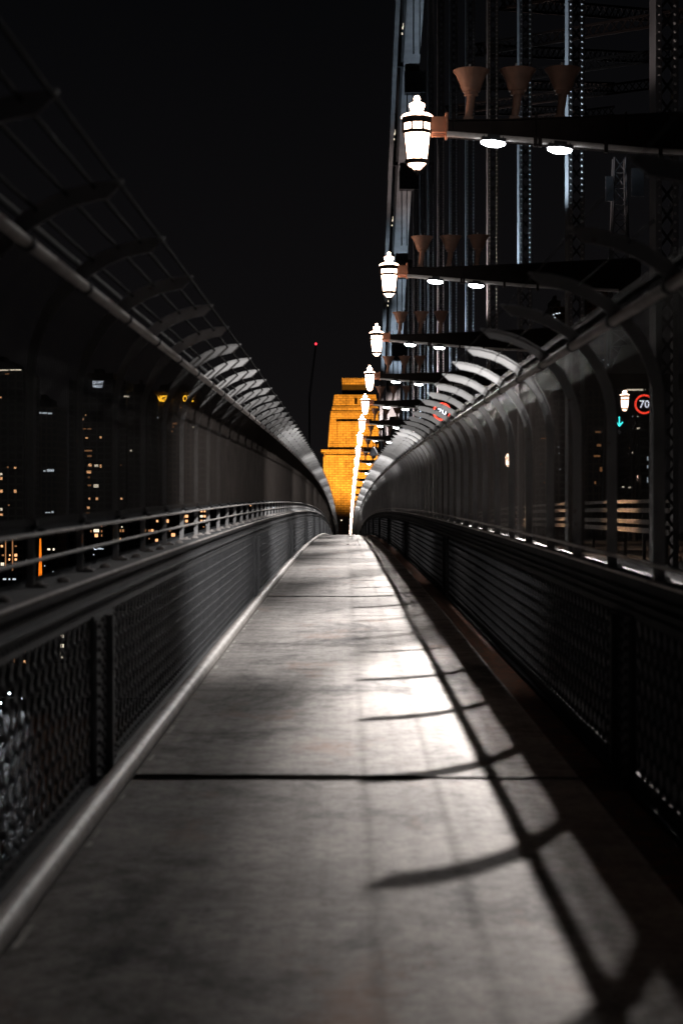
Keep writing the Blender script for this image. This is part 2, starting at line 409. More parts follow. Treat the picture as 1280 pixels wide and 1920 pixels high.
def parapet(xp, sgn, name, label, group_label, z0, z1, cap, lip=.075, M_PAINT=M_PAINT):
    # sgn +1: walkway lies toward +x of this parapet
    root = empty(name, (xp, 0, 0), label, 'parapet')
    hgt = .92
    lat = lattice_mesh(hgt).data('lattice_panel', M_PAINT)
    for n in range(-1, 9):
        y = st(n) + .43
        zz = deck(y)
        o = place('lattice_panel', lat, root, (0, y, zz + .06), (math.atan((deck(y + L - .86) - deck(y)) / (L - .86)), 0, 0))
        if sgn < 0: o.scale = (-1, 1, 1)
    o = MB()
    o.sweep([(-.008, .02), (.05, .02), (.05, .028), (.008, .028), (.008, .10), (-.008, .10)], -6, st(9), 1.5)
    for i in range(int((90 + 6) / .16)):
        y = -6 + i * .16
        o.rivet((.009, y, deck(y) + .075), (1, 0, 0), .013, .009)
    w = o.build('bottom_angle', M_PAINT, root)
    if sgn < 0: w.scale = (-1, 1, 1)
    # channel under the cap, two rows of rivets
    o = MB()
    o.sweep([(-.008, .955), (.012, .955), (.012, 1.05), (.045, 1.05), (.045, 1.06), (.024, 1.06), (.024, 1.165), (-.008, 1.165)], -6, st(9), 1.5)
    for i in range(int(110 / .105)):
        y = -6 + i * .105; z = deck(y)
        o.rivet((.013, y, z + 1.005), (1, 0, 0), .015, .012)
        o.rivet((.025, y + .05, z + 1.115), (1, 0, 0), .015, .012)
    w = o.build('top_channel', M_PAINT, root)
    if sgn < 0: w.scale = (-1, 1, 1)
    o = MB()
    o.sweep([(-cap, 1.166), (lip, 1.166), (lip, 1.185), (lip - .007, 1.196), (-cap, 1.202)], -6, st(9), 1.0)
    o.mi = 1
    for i in range(-4, 60):
        y = st(0) + i * L / 11 + .5; o.lathe([(.035, 0), (.03, .016), (.012, .026), (0, .027)], 10, (-.03, y, deck(y) + 1.20))
    w = o.build('cap_plate', [M_PAINT, M_PIPE], root)
    if sgn < 0: w.scale = (-1, 1, 1)
    # bright worn lip on the cap
    o = MB(); o.smooth = True; o.sweep(circ(lip + .003, 1.196, .011, 8), -6, st(9), 1.0)
    w = o.build('cap_lip', M_PIPE, root)
    if sgn < 0: w.scale = (-1, 1, 1)
    # riveted pillar at each panel point
    o = MB(); o.box(0, .03, -.42, .42, .0, .96); o.box(.03, .040, -.40, -.12, .03, .94); o.box(.03, .040, .12, .40, .03, .94); o.box(.03, .085, -.035, .035, .03, .95)
    for j in range(14):
        z = .06 + j * .065
        for q, yy in enumerate((-.34, -.18, -.075, .075, .18, .34)):
            o.rivet((.040 if q not in (2, 3) else .030, yy, z + (.03 if q % 2 else 0)), (1, 0, 0), .019, .020)
    pm = o.data('riveted_pillar', M_PAINT)
    for n in range(0, 10):
        w = place('riveted_pillar', pm, root, (0, st(n), deck(st(n))))
        if sgn < 0: w.scale = (-1, 1, 1)
    return root
XL, XR = -1.42, 1.62
parapet(XL, 1, 'lattice_parapet', 'grey riveted lattice parapet on the harbour side, left of the walkway', None, 0, 1.2, .26)
parapet(XR, -1, 'lattice_parapet', 'black shadowed lattice parapet on the road side, right of the walkway', None, 0, 1.2, .02, .03, M_SHADED)

root = empty('added_barrier', (1.95, 0, 0), 'added dark barrier hiding the lit road just outside the right lattice parapet', 'barrier')  # added barrier, keeps the lit road from showing through the right lattice
for z0_, z1_ in ((-.24, .22), (.235, .60), (.618, 1.12)):
    b = MB(); zc = (z0_ + z1_) / 2
    b.sweep([(0, z0_), (.03, z0_ + .02), (.03, zc - .05), (-.02, zc), (.03, zc + .05), (.03, z1_ - .02), (0, z1_), (.05, z1_), (.05, z0_)], -6, 200, 2)
    b.build('barrier_beam', M_DARK, root)
b = MB(); b.box(.055, .20, -.06, .06, -.25, .95); pm_ = b.data('barrier_post', M_DARK)
for i in range(60): place('barrier_post', pm_, root, (0, -4 + 2.4 * i, deck(-4 + 2.4 * i)))
# ------------------------------------------------------------------ curved safety fences
BAY = L / 11
def fence(side, xp, zbase, zb, r, th_rail, mesh_z0, name, label, dpt=.066, fl=.014, dlow=.060, shift=0.0, roff=.100, inside=True, hr=.0017, vr=.0023, rods=(58, 70, 80, 89), rodr=.008):
    root = empty(name, (0, 0, 0), label, 'fence')
    def pt(th, rr):            # point on the hoop arc, th from the vertical post (0) to the tip (90 deg)
        return (side * (xp - r + rr * math.cos(th)), zb + rr * math.sin(th))
    N = 10
    def hoop_mb():
        b = MB()
        cl = [(zbase, None)]
        web_o = [(side * xp, zbase)] + [pt(R(90) * i / N, r) for i in range(N + 1)]
        web_i = [(side * (xp - dlow), zbase)] + [pt(R(90) * i / N, r - (dlow + (dpt - dlow) * min(1, i / (N * .6)))) for i in range(N + 1)]
        web_i[-1] = pt(R(84), r - dpt)          # mitred tip
        fl_i = [(side * (xp - .008), zbase)] + [pt(R(90) * i / N, r - .008) for i in range(N + 1)]
        def slab(o, i, y0, y1):
            n = len(o); vs = []; fs = []
            for k in range(n):
                vs += [(o[k][0], y0, o[k][1]), (i[k][0], y0, i[k][1]), (i[k][0], y1, i[k][1]), (o[k][0], y1, o[k][1])]
            for k in range(n - 1):
                for j in range(4):
                    a, c = 4 * k + j, 4 * k + (j + 1) % 4
                    fs.append((a, c, c + 4, a + 4))
            fs.append((0, 1, 2, 3)); fs.append((4 * n - 1, 4 * n - 2, 4 * n - 3, 4 * n - 4)); b.add(vs, fs, False)
        slab(fl_i, web_i, -.006, .006)
        slab(web_o, fl_i, -fl, fl)
        return b
    hm = hoop_mb().data('hoop', M_HOOP)
    # foot bracket: small angle with two bolts
    fb = MB(); fb.box(min(side * xp, side * (xp - .1)), max(side * xp, side * (xp - .1)), -.045, .045, zbase, zbase + .012)
    for yy in (-.03, .03): fb.lathe([(.014, 0), (.014, .012), (0, .014)], 6, (side * (xp - .06), yy, zbase + .012))
    fbm = fb.data('foot_bracket', M_PIPE)
    # weldmesh bay
    ths = [(th_rail + (0 if inside else R(7))) * i / 6 for i in range(7)]
    def inset(th): return dlow + (dpt - dlow) * min(1, th / (R(90) * .6)) + .006 if inside else -.004
    prof = [(side * (xp - inset(0)), mesh_z0), (side * (xp - inset(0)), zb)] + [pt(th, r - inset(th)) for th in ths[1:]]
    def mesh_mb(pitch, wr, length, vp=.076, vr=.0016):
        b = MB(); d = wr
        n = int(round(length / vp))
        def prism(pts, ax):            # square wire through pts
            nonlocal d
            m = len(pts); vs = []; fs = []
            for i, p in enumerate(pts):
                t = (Vector(pts[min(i + 1, m - 1)]) - Vector(pts[max(i - 1, 0)])).normalized()
                a = Vector(ax); c = t.cross(a).normalized()
                p = Vector(p); vs += [p - a * d - c * d, p + a * d - c * d, p + a * d + c * d, p - a * d + c * d]
            for i in range(m - 1):
                for j in range(4): fs.append((4 * i + j, 4 * i + (j + 1) % 4, 4 * i + 4 + (j + 1) % 4, 4 * i + 4 + j))
            b.add(vs, fs, False)
        for i in range(n):
            y = (i + .5) * length / n; d = vr
            prism([(p[0], y, p[1]) for p in prof], (0, 1, 0))
        d = wr
        # lengthwise wires at equal arc length
        acc = 0.0; tgt = pitch / 2
        for i in range(len(prof) - 1):
            p, q = Vector((*prof[i],)), Vector((*prof[i + 1],)); ln = (q - p).length
            while tgt <= acc + ln:
                c = p + (q - p) * ((tgt - acc) / ln); t = (q - p).normalized()
                nx, nz = -t.y, t.x
                prism([(c.x + nx * d * 1.7, 0, c.y + nz * d * 1.7), (c.x + nx * d * 1.7, length, c.y + nz * d * 1.7)], (nx, 0, nz))
                tgt += pitch
            acc += ln
        return b
    mm = mesh_mb(.0127, hr, BAY, .076, vr).data('mesh_panel', M_WIRE)
    mf = mesh_mb(.0508, hr * 4, BAY, .076, vr).data('mesh_panel_far', M_WIRE)
    y_first = st(0) - 6 * BAY + shift
    for i in range(100):
        y = y_first + i * BAY
        h = place('hoop', hm, root, (0, y, deck(y)))
        if i < 24: place('foot_bracket', fbm, h)
        place('mesh_panel', mm if i < 40 else mf, root, (0, y, deck(y)), (math.atan((deck(y + BAY) - deck(y)) / BAY), 0, 0))
    # the far end of the run, past the hundredth bay
    far_h = MB(); far_m = MB(); hb = hoop_mb(); mb_ = mesh_mb(.10, .009, BAY, .152, .0032)
    for i in range(100, 164):
        y = y_first + i * BAY; z = deck(y); sl = (deck(y + BAY) - z) / BAY
        far_h.add([(a, c + y, e + z) for a, c, e in hb.v], hb.f, False)
        far_m.add([(a, c + y, e + z + sl * c) for a, c, e in mb_.v], mb_.f, False)
    far_h.build('far_hoops', M_HOOP, root, kind='stuff'); far_m.build('far_mesh', M_WIRE, root, kind='stuff')
    y0, y1 = y_first, y_first + 164 * BAY
    # handrail pipe inside the bend, broken by a collar at each hoop
    b = MB(); b.smooth = True; c = pt(th_rail, r - roff)
    b.sweep(circ(c[0], c[1], .027, 10), y0, y1, BAY / 2)
    b.mi = 1
    for i in range(60):
        y = y_first + i * BAY; p = pt(th_rail, r - roff); q = pt(th_rail, r - roff + .05)
        b.tube([(c[0], y - .035, deck(y) + c[1]), (c[0], y + .035, deck(y) + c[1])], .034, 10)
        b.bar((p[0], y, deck(y) + p[1]), (q[0], y, deck(y) + q[1]), .02, .05)
    b.build('handrail', [M_PIPE, M_DARK], root)
    # thin rods over the hoop tips
    for a in rods:
        b = MB(); b.smooth = True; c = pt(R(a), r - .02); b.sweep(circ(c[0], c[1], rodr, 6), y0, y1, BAY / 2); b.build('rod', M_ROD, root)
    # flat bar along the outer side where the mesh ends
    b = MB(); c = pt(th_rail + R(4), r + .012); b.sweep(circ(c[0], c[1], .014, 6), y0, y1, BAY / 2); b.build('edge_wire_rope', M_DARK, root)
    # rails
    return root, y0, y1, pt
froot, fy0, fy1, lpt = fence(-1, 1.55, 1.20, 2.24, .67, R(48), 1.50, 'safety_fence', 'curved mesh safety fence with inward hoops above the harbour side parapet', .072, .012, .038)
b = MB(); b.sweep([(-1.545, 1.455), (-1.46, 1.455), (-1.46, 1.468), (-1.528, 1.468), (-1.528, 1.535), (-1.545, 1.535)], fy0, fy1, BAY / 2)
b.mi = 2; b.smooth = True; b.sweep(circ(-1.461, 1.462, .010, 8), fy0, fy1, BAY / 2); b.mi = 1
for i in range(70):
    y = fy0 + i * BAY + .09; z = deck(y)
    b.rivet((-1.525, y, z + 1.505), (1, 0, 0), .022, .016); b.lathe([(.02, 0), (.02, .012), (0, .016)], 8, (-1.49, y - .02, z + 1.468))
    b.rivet((-1.528, y - .09, z + 1.505), (1, 0, 0), .034, .03)
b.build('ledge_rail', [M_PAINT, M_DARK, M_PIPE], froot)
b = MB(); b.smooth = True; b.sweep(circ(-1.52, 1.325, .012, 8), fy0, fy1, BAY / 2); b.build('mid_rail', M_PIPE, froot)
groot, gy0, gy1, rpt = fence(1, 1.64, 1.20, 2.09, .70, R(46), 1.21, 'safety_fence', 'curved mesh safety fence with inward hoops between the walkway and the road', shift=.45, roff=.080, inside=False, hr=.0029, vr=.0020, rods=(68, 88), rodr=.0035)
b = MB(); b.sweep([(1.548, 1.285), (1.572, 1.285), (1.572, 1.30), (1.548, 1.30)], gy0, gy1, BAY / 2)
b.build('ledge_rail', M_PIPE, groot)

# ------------------------------------------------------------------ lanterns, brackets, floodlights
PX = 28.92 / 3443
def lantern_parts(root):
    def pz(y): return (258 - y) * PX
    b = MB()
    b.lathe([(0, pz(187)), (3.5 * PX, pz(188)), (6 * PX, pz(192)), (6 * PX, pz(195)), (4.4 * PX, pz(199)), (9 * PX, pz(200.5)), (14 * PX, pz(203)), (15 * PX, pz(206)), (13.5 * PX, pz(210)), (10.5 * PX, pz(217)),
             (12 * PX, pz(219)), (18 * PX, pz(221)), (26 * PX, pz(223.5)), (30 * PX, pz(227.5)), (30 * PX, pz(229)), (0, pz(229))], 24)
    b.build('crown', M_GLOW, root)
    b = MB(); o8 = dict(n=8, phase=.5, smooth=False)
    b.lathe([(26 * PX, pz(229.2)), (31 * PX, pz(229.2)), (30.5 * PX, pz(235)), (29.5 * PX, pz(241)), (24 * PX, pz(241))], 8, phase=.5, smooth=False)
    b.lathe([(24 * PX, pz(253.5)), (29 * PX, pz(253.5)), (28.5 * PX, pz(259.5)), (24 * PX, pz(260))], 8, phase=.5, smooth=False)
    b.lathe([(18 * PX, pz(307.5)), (23.5 * PX, pz(308)), (24 * PX, pz(314)), (20 * PX, pz(316)), (17 * PX, pz(316))], 8, phase=.5, smooth=False)
    for k in range(8):
        a = 2 * math.pi * (k + .5) / 8; c, s_ = math.cos(a), math.sin(a)
        b.bar((c * 28 * PX, s_ * 28 * PX, pz(241)), (c * 28 * PX, s_ * 28 * PX, pz(254)), .034, .034)
        b.bar((c * 26.2 * PX, s_ * 26.2 * PX, pz(259)), (c * 20.4 * PX, s_ * 20.4 * PX, pz(308)), .011, .011)
        b.bar((c * 19.5 * PX, s_ * 19.5 * PX, pz(316)), (c * 5 * PX, s_ * 5 * PX, pz(328)), .012, .012)
    b.lathe([(6.5 * PX, pz(327)), (6.5 * PX, pz(330)), (2.5 * PX, pz(331)), (3 * PX, pz(334)), (0, pz(338))], 8, smooth=False)
    b.build('frame', M_BEAM, root)
    b = MB(); b.lathe([(26.8 * PX, pz(241)), (26.8 * PX, pz(254))], 8, phase=.5, smooth=False); b.build('upper_glass', M_GLOW, root)
    b = MB(); b.lathe([(25.4 * PX, pz(259)), (19.8 * PX, pz(308))], 8, phase=.5, smooth=False); b.build('main_glass', M_GLOW, root)
    b = MB(); b.lathe([(19 * PX, pz(315.5)), (5 * PX, pz(328)), (0, pz(328))], 8, phase=.5, smooth=False); b.build('base_glass', M_GLOW, root)
def lamp(name, kind, loc, power, color, parent=None, rot=None, size=None, blend=None, radius=.05, scale=None):
    d = bpy.data.lights.new(name, kind); d.energy = power; d.color = color
    if kind != 'AREA': d.shadow_soft_size = radius
    o = bpy.data.objects.new(name, d); col.objects.link(o); o.location = loc
    if kind == 'SPOT':
        d.spot_size = size; d.spot_blend = blend
    if rot is not None: o.rotation_euler = rot
    if scale: o.scale = scale
    if parent is not None: o.parent = parent
    return o
def aim(v): return Vector(v).to_track_quat('-Z', 'Y').to_euler()
XLAN, ZLAN = 1.137, 7.30
proto_l = empty('lantern', (0, 0, 0)); lantern_parts(proto_l)
NST = 21
for n in range(0, NST):
    y = st(n); z = deck(y) + ZLAN
    o = proto_l if n == 0 else copy_tree(proto_l)
    o.location = (XLAN, y, z)
    if n == 0: lab = 'lit octagonal lantern straight above the nearest pillar, overhead out of the picture'
    elif n <= 8: lab = '%s lit white lantern from the camera in the row beside the bridge' % ['', 'largest and nearest', 'second', 'third', 'fourth', 'fifth', 'sixth', 'seventh', 'eighth'][n]
    else: lab = 'tiny lit lantern in the merging far row before the orange pylon'
    tag(o, lab, 'lantern', 'lanterns on the bracket ends beside the walkway')

# bracket: tapered cantilever from the hanger line out to the lantern, floodlit pipe along its foot
def bracket_parts(root):
    b = MB()
    xs = [(1.62, -.02, .20), (2.6, -.10, .21), (4.4, -.26, .28), (7.6, -.42, .44)]
    for w0, w1 in ((-.03, .03),):
        vs = []; fs = []
        for (x, lo, hi) in xs: vs += [(x, w0, lo), (x, w1, lo), (x, w1, hi), (x, w0, hi)]
        for i in range(len(xs) - 1):
            for j in range(4): fs.append((4 * i + j, 4 * i + 4 + j, 4 * i + 4 + (j + 1) % 4, 4 * i + (j + 1) % 4))
        fs += [(0, 1, 2, 3), (15, 14, 13, 12)]; b.add(vs, fs)
    for i in range(len(xs) - 1):
        for e in (1, 2):
            p, q = xs[i], xs[i + 1]; s_ = -1 if e == 1 else 1
            b.bar((p[0], 0, p[e] + .008 * s_), (q[0], 0, q[e] + .008 * s_), .24, .016)
    for x in (1.7, 3.0, 4.4, 5.8):
        b.box(x, x + .02, -.11, .11, -.05, .34)
    b.build('beam', M_BEAM, root)
    b = MB(); b.smooth = True
    b.tube([(1.60, -.16, -.02), (3.0, -.16, -.13), (4.6, -.16, -.27), (7.0, -.16, -.40)], .045, 8)
    b.mi = 1
    for x in (2.95, 3.02, 4.05, 4.9): b.box(x, x + .06, -.22, -.10, -.05 - .09 * (x - 1.6) - .05, -.02 - .07 * (x - 1.6) + .05)
    b.build('conduit', [M_PIPE, M_BEAM], root)
    
    b = MB(); b.box(XLAN + .22, 1.615, -.12, .12, .02, .26); b.box(XLAN + .23, 1.6, -.035, .035, -.035, .0)
    b.box(1.58, 1.615, -.16, .16, -.06, .32)
    for zz in (-.02, .08, .2, .28):
        for yy in (-.13, .13): b.rivet((1.597, yy, zz), (0, -1, 0), .02, .05)
    b.build('lantern_arm', M_COPPER, root)
proto_b = empty('cantilever_bracket', (0, 0, 0)); bracket_parts(proto_b)
def flood_parts(root):
    b = MB(); b.box(-.19, .19, -.13, .13, .02, .075); b.box(-.10, .10, -.07, .07, .075, .13)
    for k in range(6): b.box(-.16 + k * .06, -.15 + k * .06, -.11, .11, .075, .105)
    b.build('housing', M_DARK, root)
    b = MB(); b.lathe([(.12, .018), (.115, -.012), (.07, -.034), (0, -.04)], 12, smooth=True)
    for i, v in enumerate(b.v): b.v[i] = (v[0] * 1.6, v[1] * 1.15, v[2] * 1.3)
    b.build('lens', M_LED, root)
proto_f = empty('floodlight', (0, 0, 0)); flood_parts(proto_f)
def trumpet_parts(root):
    b = MB(); b.lathe([(.345, 0), (.335, -.02), (.28, -.08), (.225, -.19), (.185, -.29), (.165, -.345), (.13, -.345)], 24)
    b.lathe([(.325, -.006), (.26, -.08), (.2, -.19), (.15, -.30), (0, -.32)], 24); b.lathe([(.345, 0), (.325, -.006)], 24)
    b.build('bell', M_TRUMP, root)
    b = MB(); b.lathe([(.13, -.345), (.135, -.37), (.12, -.385), (.14, -.40), (.10, -.41)], 16); b.tube([(0, 0, -.40), (-.015, 0, -.55), (-.055, 0, -.76)], [.085, .078, .07], 10)
    b.box(-.15, .03, -.06, .06, -.80, -.755)
    b.build('stem', M_TRUMP, root)
    b = MB(); b.lathe([(.02, 0), (.02, .04), (0, .05)], 8, (-.05, -.30, 0)); b.build('finial', M_PIPE, root)
proto_t = empty('trumpet_lamp', (0, 0, 0)); trumpet_parts(proto_t); proto_t.scale = (.84, .84, .97)
first = {'f': True, 't': True}
for n in range(0, NST):
    y = st(n); z = deck(y) + ZLAN - .02
    o = proto_b if n == 0 else copy_tree(proto_b); o.location = (0, y, z)
    if n == 0: lab = 'brown cantilever bracket above the nearest riveted pillar, overhead out of the picture'
    elif n <= 8: lab = 'dark tapered bracket carrying the %s lantern of the receding row' % ['', 'largest', 'second', 'third', 'fourth', 'fifth', 'sixth', 'seventh', 'eighth'][n]
    else: lab = 'tiny dark bracket stub in the far lantern row before the orange pylon'
    tag(o, lab, 'bracket', 'cantilever brackets along the bridge')
    if n <= 12:
        for j, x in enumerate((2.32, 3.36)):
            f = proto_f if first['f'] else copy_tree(proto_f); first['f'] = False
            f.location = (x, y - .16, z - .10 - .10 * (x - 1.6)); f.rotation_euler = (0, R(5), 0)
            if 1 <= n <= 8: lab = '%s white floodlight under the bracket of the %s lantern' % ('inner bright' if j == 0 else 'outer bright', ['', 'largest', 'second', 'third', 'fourth', 'fifth', 'sixth', 'seventh', 'eighth'][n])
            elif n == 0: lab = '%s floodlight under the overhead bracket nearest the camera, above the picture' % ('inner' if j == 0 else 'outer')
            else: lab = 'tiny white floodlight under a far bracket of the lantern row'
            tag(f, lab, 'floodlight', 'white floodlights under the brackets')
            if j == 0:
                if n:
                    lamp('flood_beam', 'SPOT', (-.05, -.02, -.10), P_FLOOD * (1.12 if n == 1 else .82), FLOODC, f, rot=aim((1.0, -13.0, -7.1) if n == 1 else (1.5, -15.5, -7.1)), size=R(34 if n == 1 else 38), blend=.98, radius=.05, scale=(.69, 1.0, 1.0))
                    lamp('flood_beam', 'SPOT', (.05, -.02, -.10), P_FLOOD * .055, FLOODC, f, rot=aim((.2, -5.6, -7.1)), size=R(56), blend=.98, radius=.05, scale=(.69, 1.0, 1.0))
                    lamp('flood_spill', 'SPOT', (.0, -.02, -.10), P_FLOOD * .016, (1.0, .96, .93), f, rot=aim((-3.6, -9.5, -6.0)), size=R(95), blend=1.0, radius=.08)
            elif n < 9:
                lamp('flood_beam', 'SPOT', (.04, .05, -.10), P_FORE, (1.0, .96, .93), f, rot=aim((-3.3, 12, -5.0)), size=R(76), blend=.9, radius=.08, scale=(.62, 1.0, 1.0))
    if n <= 9:
        for j, x in enumerate((1.99, 2.72, 3.43)):
            t = proto_t if first['t'] else copy_tree(proto_t); first['t'] = False
            t.location = (x, y + .02, deck(y) + 8.29 + .012 * j)
            # a bracket shelf carries it: stem foot meets the upper flange of the beam
            if n == 0: lab = '%s trumpet lamp on the overhead bracket nearest the camera, above the picture' % ('innermost', 'middle', 'outer')[j]
            elif n <= 7: lab = '%s trumpet-shaped uplight over the bracket of the %s lantern' % (('innermost copper-lit', 'middle pale-rimmed', 'outer dim')[j], ['', 'largest', 'second', 'third', 'fourth', 'fifth', 'sixth', 'seventh'][n])
            else: lab = 'tiny trumpet-shaped uplight over a far bracket before the arch foot'
            tag(t, lab, 'uplight', 'trumpet uplights over the brackets')
    if n <= 16:
        if n > 1: lamp('hanger_wash', 'SPOT', (3.6, y - .6, deck(y) + 9.0), P_UP * (.06 if n == 2 else 1 if n < 8 else 3.5), ((.72, .88, 1.0), (1.0, .80, .72), (.70, .86, 1.0))[(n * 2) % 3], None, rot=aim((4.2, .5, 8.5)), size=R(60), blend=.5, radius=.1)

# ------------------------------------------------------------------ arch and hangers
def arch_z(y): return 70.8 - .0014 * (y - 67) ** 2
def hanger(n):
    y = st(n); z0 = deck(y) - .3; z1 = arch_z(y) - .2
    z1 = min(z1, z0 + 75)
    far = n <= 9
    lab = 'tall riveted hanger, %s from the right in the row behind the brackets' % ['', '', 'first and dimmest', 'second', 'third', 'fourth', 'fifth', 'sixth', 'seventh', 'eighth', 'ninth', 'tenth', 'eleventh', 'twelfth'][n]
    root = empty('hanger', (7.9, y, z0), lab, 'hanger', 'riveted hangers under the arch')
    b = MB(); h = z1 - z0
    b.box(0, .03, -.5, .5, 0, h)               # left plate facing the walkway
    b.box(.55, .58, -.5, .5, 0, h)
    b.box(.031, .15, -.515, -.501, 0, h); b.box(.43, .549, -.515, -.501, 0, h)   # front angles
    b.mi = 1; zz = 8.0
    lim = min(h, 34)
    while zz < lim:
        b.rivet((.49, -.515, zz), (0, -1, 0), .045, .035); b.rivet((.09, -.515, zz), (0, -1, 0), .03, .03)
        zz += .22
    b.build('plates', [M_TRUSS, M_RIVET], root)
    b = MB(); i = 0; zz = 0
    while zz < h - .6:
        b.bar((.10, -.49, zz), (.48, -.49, zz + .5), .012, .07, up=Vector((0, 1, 0)).cross(Vector((.38, 0, .5)).normalized()))
        b.bar((.48, -.48, zz), (.10, -.48, zz + .5), .012, .07, up=Vector((0, 1, 0)).cross(Vector((-.38, 0, .5)).normalized()))
        zz += .55
    b.build('lacing', M_DARK, root)
for n in range(2, 14): hanger(n)

root = empty('arch', (0, 0, 0), 'great steel arch rib rising steeply behind the row of lanterns', 'arch')
def chord(name, x0, x1, dz0, dz1, mm, y0=100, y1=296, rows=None):
    b = MB(); n = 44; vs = []; fs = []
    for i in range(n + 1):
        y = y0 + (y1 - y0) * i / n; z = arch_z(y)
        vs += [(x0, y, z + dz0), (x1, y, z + dz0), (x1, y, z + dz1), (x0, y, z + dz1)]
    for i in range(n):
        for j in range(4): fs.append((4 * i + j, 4 * i + 4 + j, 4 * i + 4 + (j + 1) % 4, 4 * i + (j + 1) % 4))
    fs += [(0, 1, 2, 3), (4 * n + 3, 4 * n + 2, 4 * n + 1, 4 * n)]
    b.add(vs, fs)
    if rows:
        for i in range(260):
            y = y0 + (y1 - y0) * i / 260; z = arch_z(y)
            for (rx, rz, nn) in rows: b.rivet((rx, y, z + rz), nn, .06, .05)
    return b.build(name, mm, root)
chord('outer_web', 5.05, 5.50, 0, 2.2, M_TRUSS, rows=[(5.2, 0, (0, -.5, -1)), (5.4, 0, (0, -.5, -1))])
chord('inner_web', 5.90, 6.15, .5, 2.0, M_DARK)
chord('bottom_plate', 6.16, 7.85, .15, .5, M_TRUSS, rows=[(6.3, .15, (0, -.4, -1)), (7.7, .15, (0, -.4, -1))])
b = MB()
for n in range(6, 15):
    y = st(n); z = arch_z(y)
    if y > 290: break
    b = MB(); b.box(6.3, 8.5, y - .7, y + .7, z - 2.6, z - .4); b.box(5.5, 6.3, y - .3, y + .3, z + .2, z + .9)
    b.box(6.5, 6.62, y - .1, y + .1, z - 9, z - 2.6); b.box(7.1, 7.2, y - .1, y + .1, z - 9, z - 2.6); b.build('gusset', M_DARK, root)
for n in range(5, 15):              # truss web posts and diagonals above the lower chord
    y = st(n); z = arch_z(y); y2 = st(n + 1); 
    if y2 > 300: break
    b = MB(); b.bar((6.6, y, z + 1), (6.6, y, z + 18), .8, .8); b.bar((6.6, y, z + 18), (6.6, y2, arch_z(y2) + 1), .7, .7); b.build('web_post', M_DARK, root)
b = MB(); 
for (y, dx) in ((186, .2), (205, -.1), (222, .1), (239, .0)):
    z = arch_z(y); b.box(5.62 + dx, 5.70 + dx, y, y + .1, z - .35, z - .1); b.box(5.56 + dx, 5.66 + dx, y, y + .1, z - .9, z - .72); b.box(5.70 + dx, 5.74 + dx, y, y + .1, z - .2, z + .25)
b.build('work_lamps', M_PALEWIN, root)

# far side of the arch: dim lattice bracing over the road
root2 = empty('cross_bracing', (0, 60, 0), 'dim lattice bracing high over the road between the arches', 'bracing')
b = MB()
def laced(b, p, q, w=.7):
    p, q = Vector(p), Vector(q); d = q - p; n = max(2, int(d.length / w)); u = Vector((0, 0, 1))
    b.bar(p + u * w / 2, q + u * w / 2, .14, .14); b.bar(p - u * w / 2, q - u * w / 2, .14, .14)
    for i in range(n):
        a, c = p + d * i / n, p + d * (i + 1) / n
        b.bar(a + u * w / 2, c - u * w / 2, .06, .06); b.bar(a - u * w / 2, c + u * w / 2, .06, .06)
for n in range(3, 9):
    y = st(n) - 60
    for k in range(3):
        z = 20 + k * 13 + 2 * n
        laced(b, (8.6, y, z), (23, y + L, z + 4)); laced(b, (23, y, z), (8.6, y + L, z + 2))
b.build('laced_struts', M_BEAM, root2)

# ------------------------------------------------------------------ pylon
PY = 400.0
def pxz(py): return (960 - py) / 3443 * PY + H_EYE
def pxx(px): return (px - 646) / 3443 * PY
root = empty('stone_pylon', (0, 0, 0), 'orange floodlit granite pylon at the far end of the walkway', 'pylon')
b = MB(); D = 13
x0, x1 = pxx(604), pxx(720)
b.frustum((x0, x1, PY, PY + D), (x0 + .35, x1 - .35, PY + .3, PY + D - .3), -30, pxz(848))
# two flat pilasters and a frame proud of the lower wall
b.box(x0 + .6, x1 - .6, PY - .25, PY + .1, pxz(857), pxz(853)); 
b.box(x0 - .25, x1 + .25, PY - .5, PY + D + .3, pxz(847.5), pxz(843))
b.box(x0 + .25, x0 + .6, PY - .1, PY + .3, -10, pxz(857)); b.box(x1 - .6, x1 - .25, PY - .1, PY + .3, -10, pxz(857))
b.build('lower_stage', M_STONE, root)
b = MB(); x0, x1 = pxx(614), pxx(713)
b.frustum((x0, x1, PY + .7, PY + D - .7), (x0 + .6, x1 - .6, PY + 1.2, PY + D - 1.2), pxz(843), pxz(774))
b.box(x0 + 2.2, x1 - 2.2, PY + .35, PY + .95, pxz(836), pxz(793)); b.box(x0 + 1.9, x1 - 1.9, PY + .2, PY + .9, pxz(792.5), pxz(790))
b.build('middle_stage', M_STONE, root)
b = MB(); x0, x1 = pxx(622), pxx(709)
b.box(x0 - .3, x1 + .3, PY + 1.0, PY + D - 1, pxz(773.5), pxz(771)); b.box(x0, x1, PY + 1.3, PY + D - 1.3, pxz(771), pxz(763)); b.box(x0 + .1, x1 - .1, PY + 1.25, PY + D - 1.3, pxz(762), pxz(761))
b.frustum((x0 + .2, x1 - .2, PY + 1.5, PY + D - 1.5), (x0 + .5, x1 - .5, PY + 1.7, PY + D - 1.7), pxz(761), pxz(739))
b.build('upper_stage', M_STONE, root)
b = MB(); xc = pxx(667); b.box(xc - .28, xc + .28, PY + 1.46, PY + 1.9, pxz(757), pxz(746)); b.build('window_slot', M_JOINT, root)
b = MB(); b.box(pxx(641), pxx(690), PY + 3.2, PY + D - 3.2, pxz(739), pxz(720)); b.build('belvedere', M_DARK, root)
b = MB(); x0, x1 = pxx(641), pxx(690); b.box(x0, x1, PY + 2.6, PY + D - 2.6, pxz(719.9), pxz(709)); 
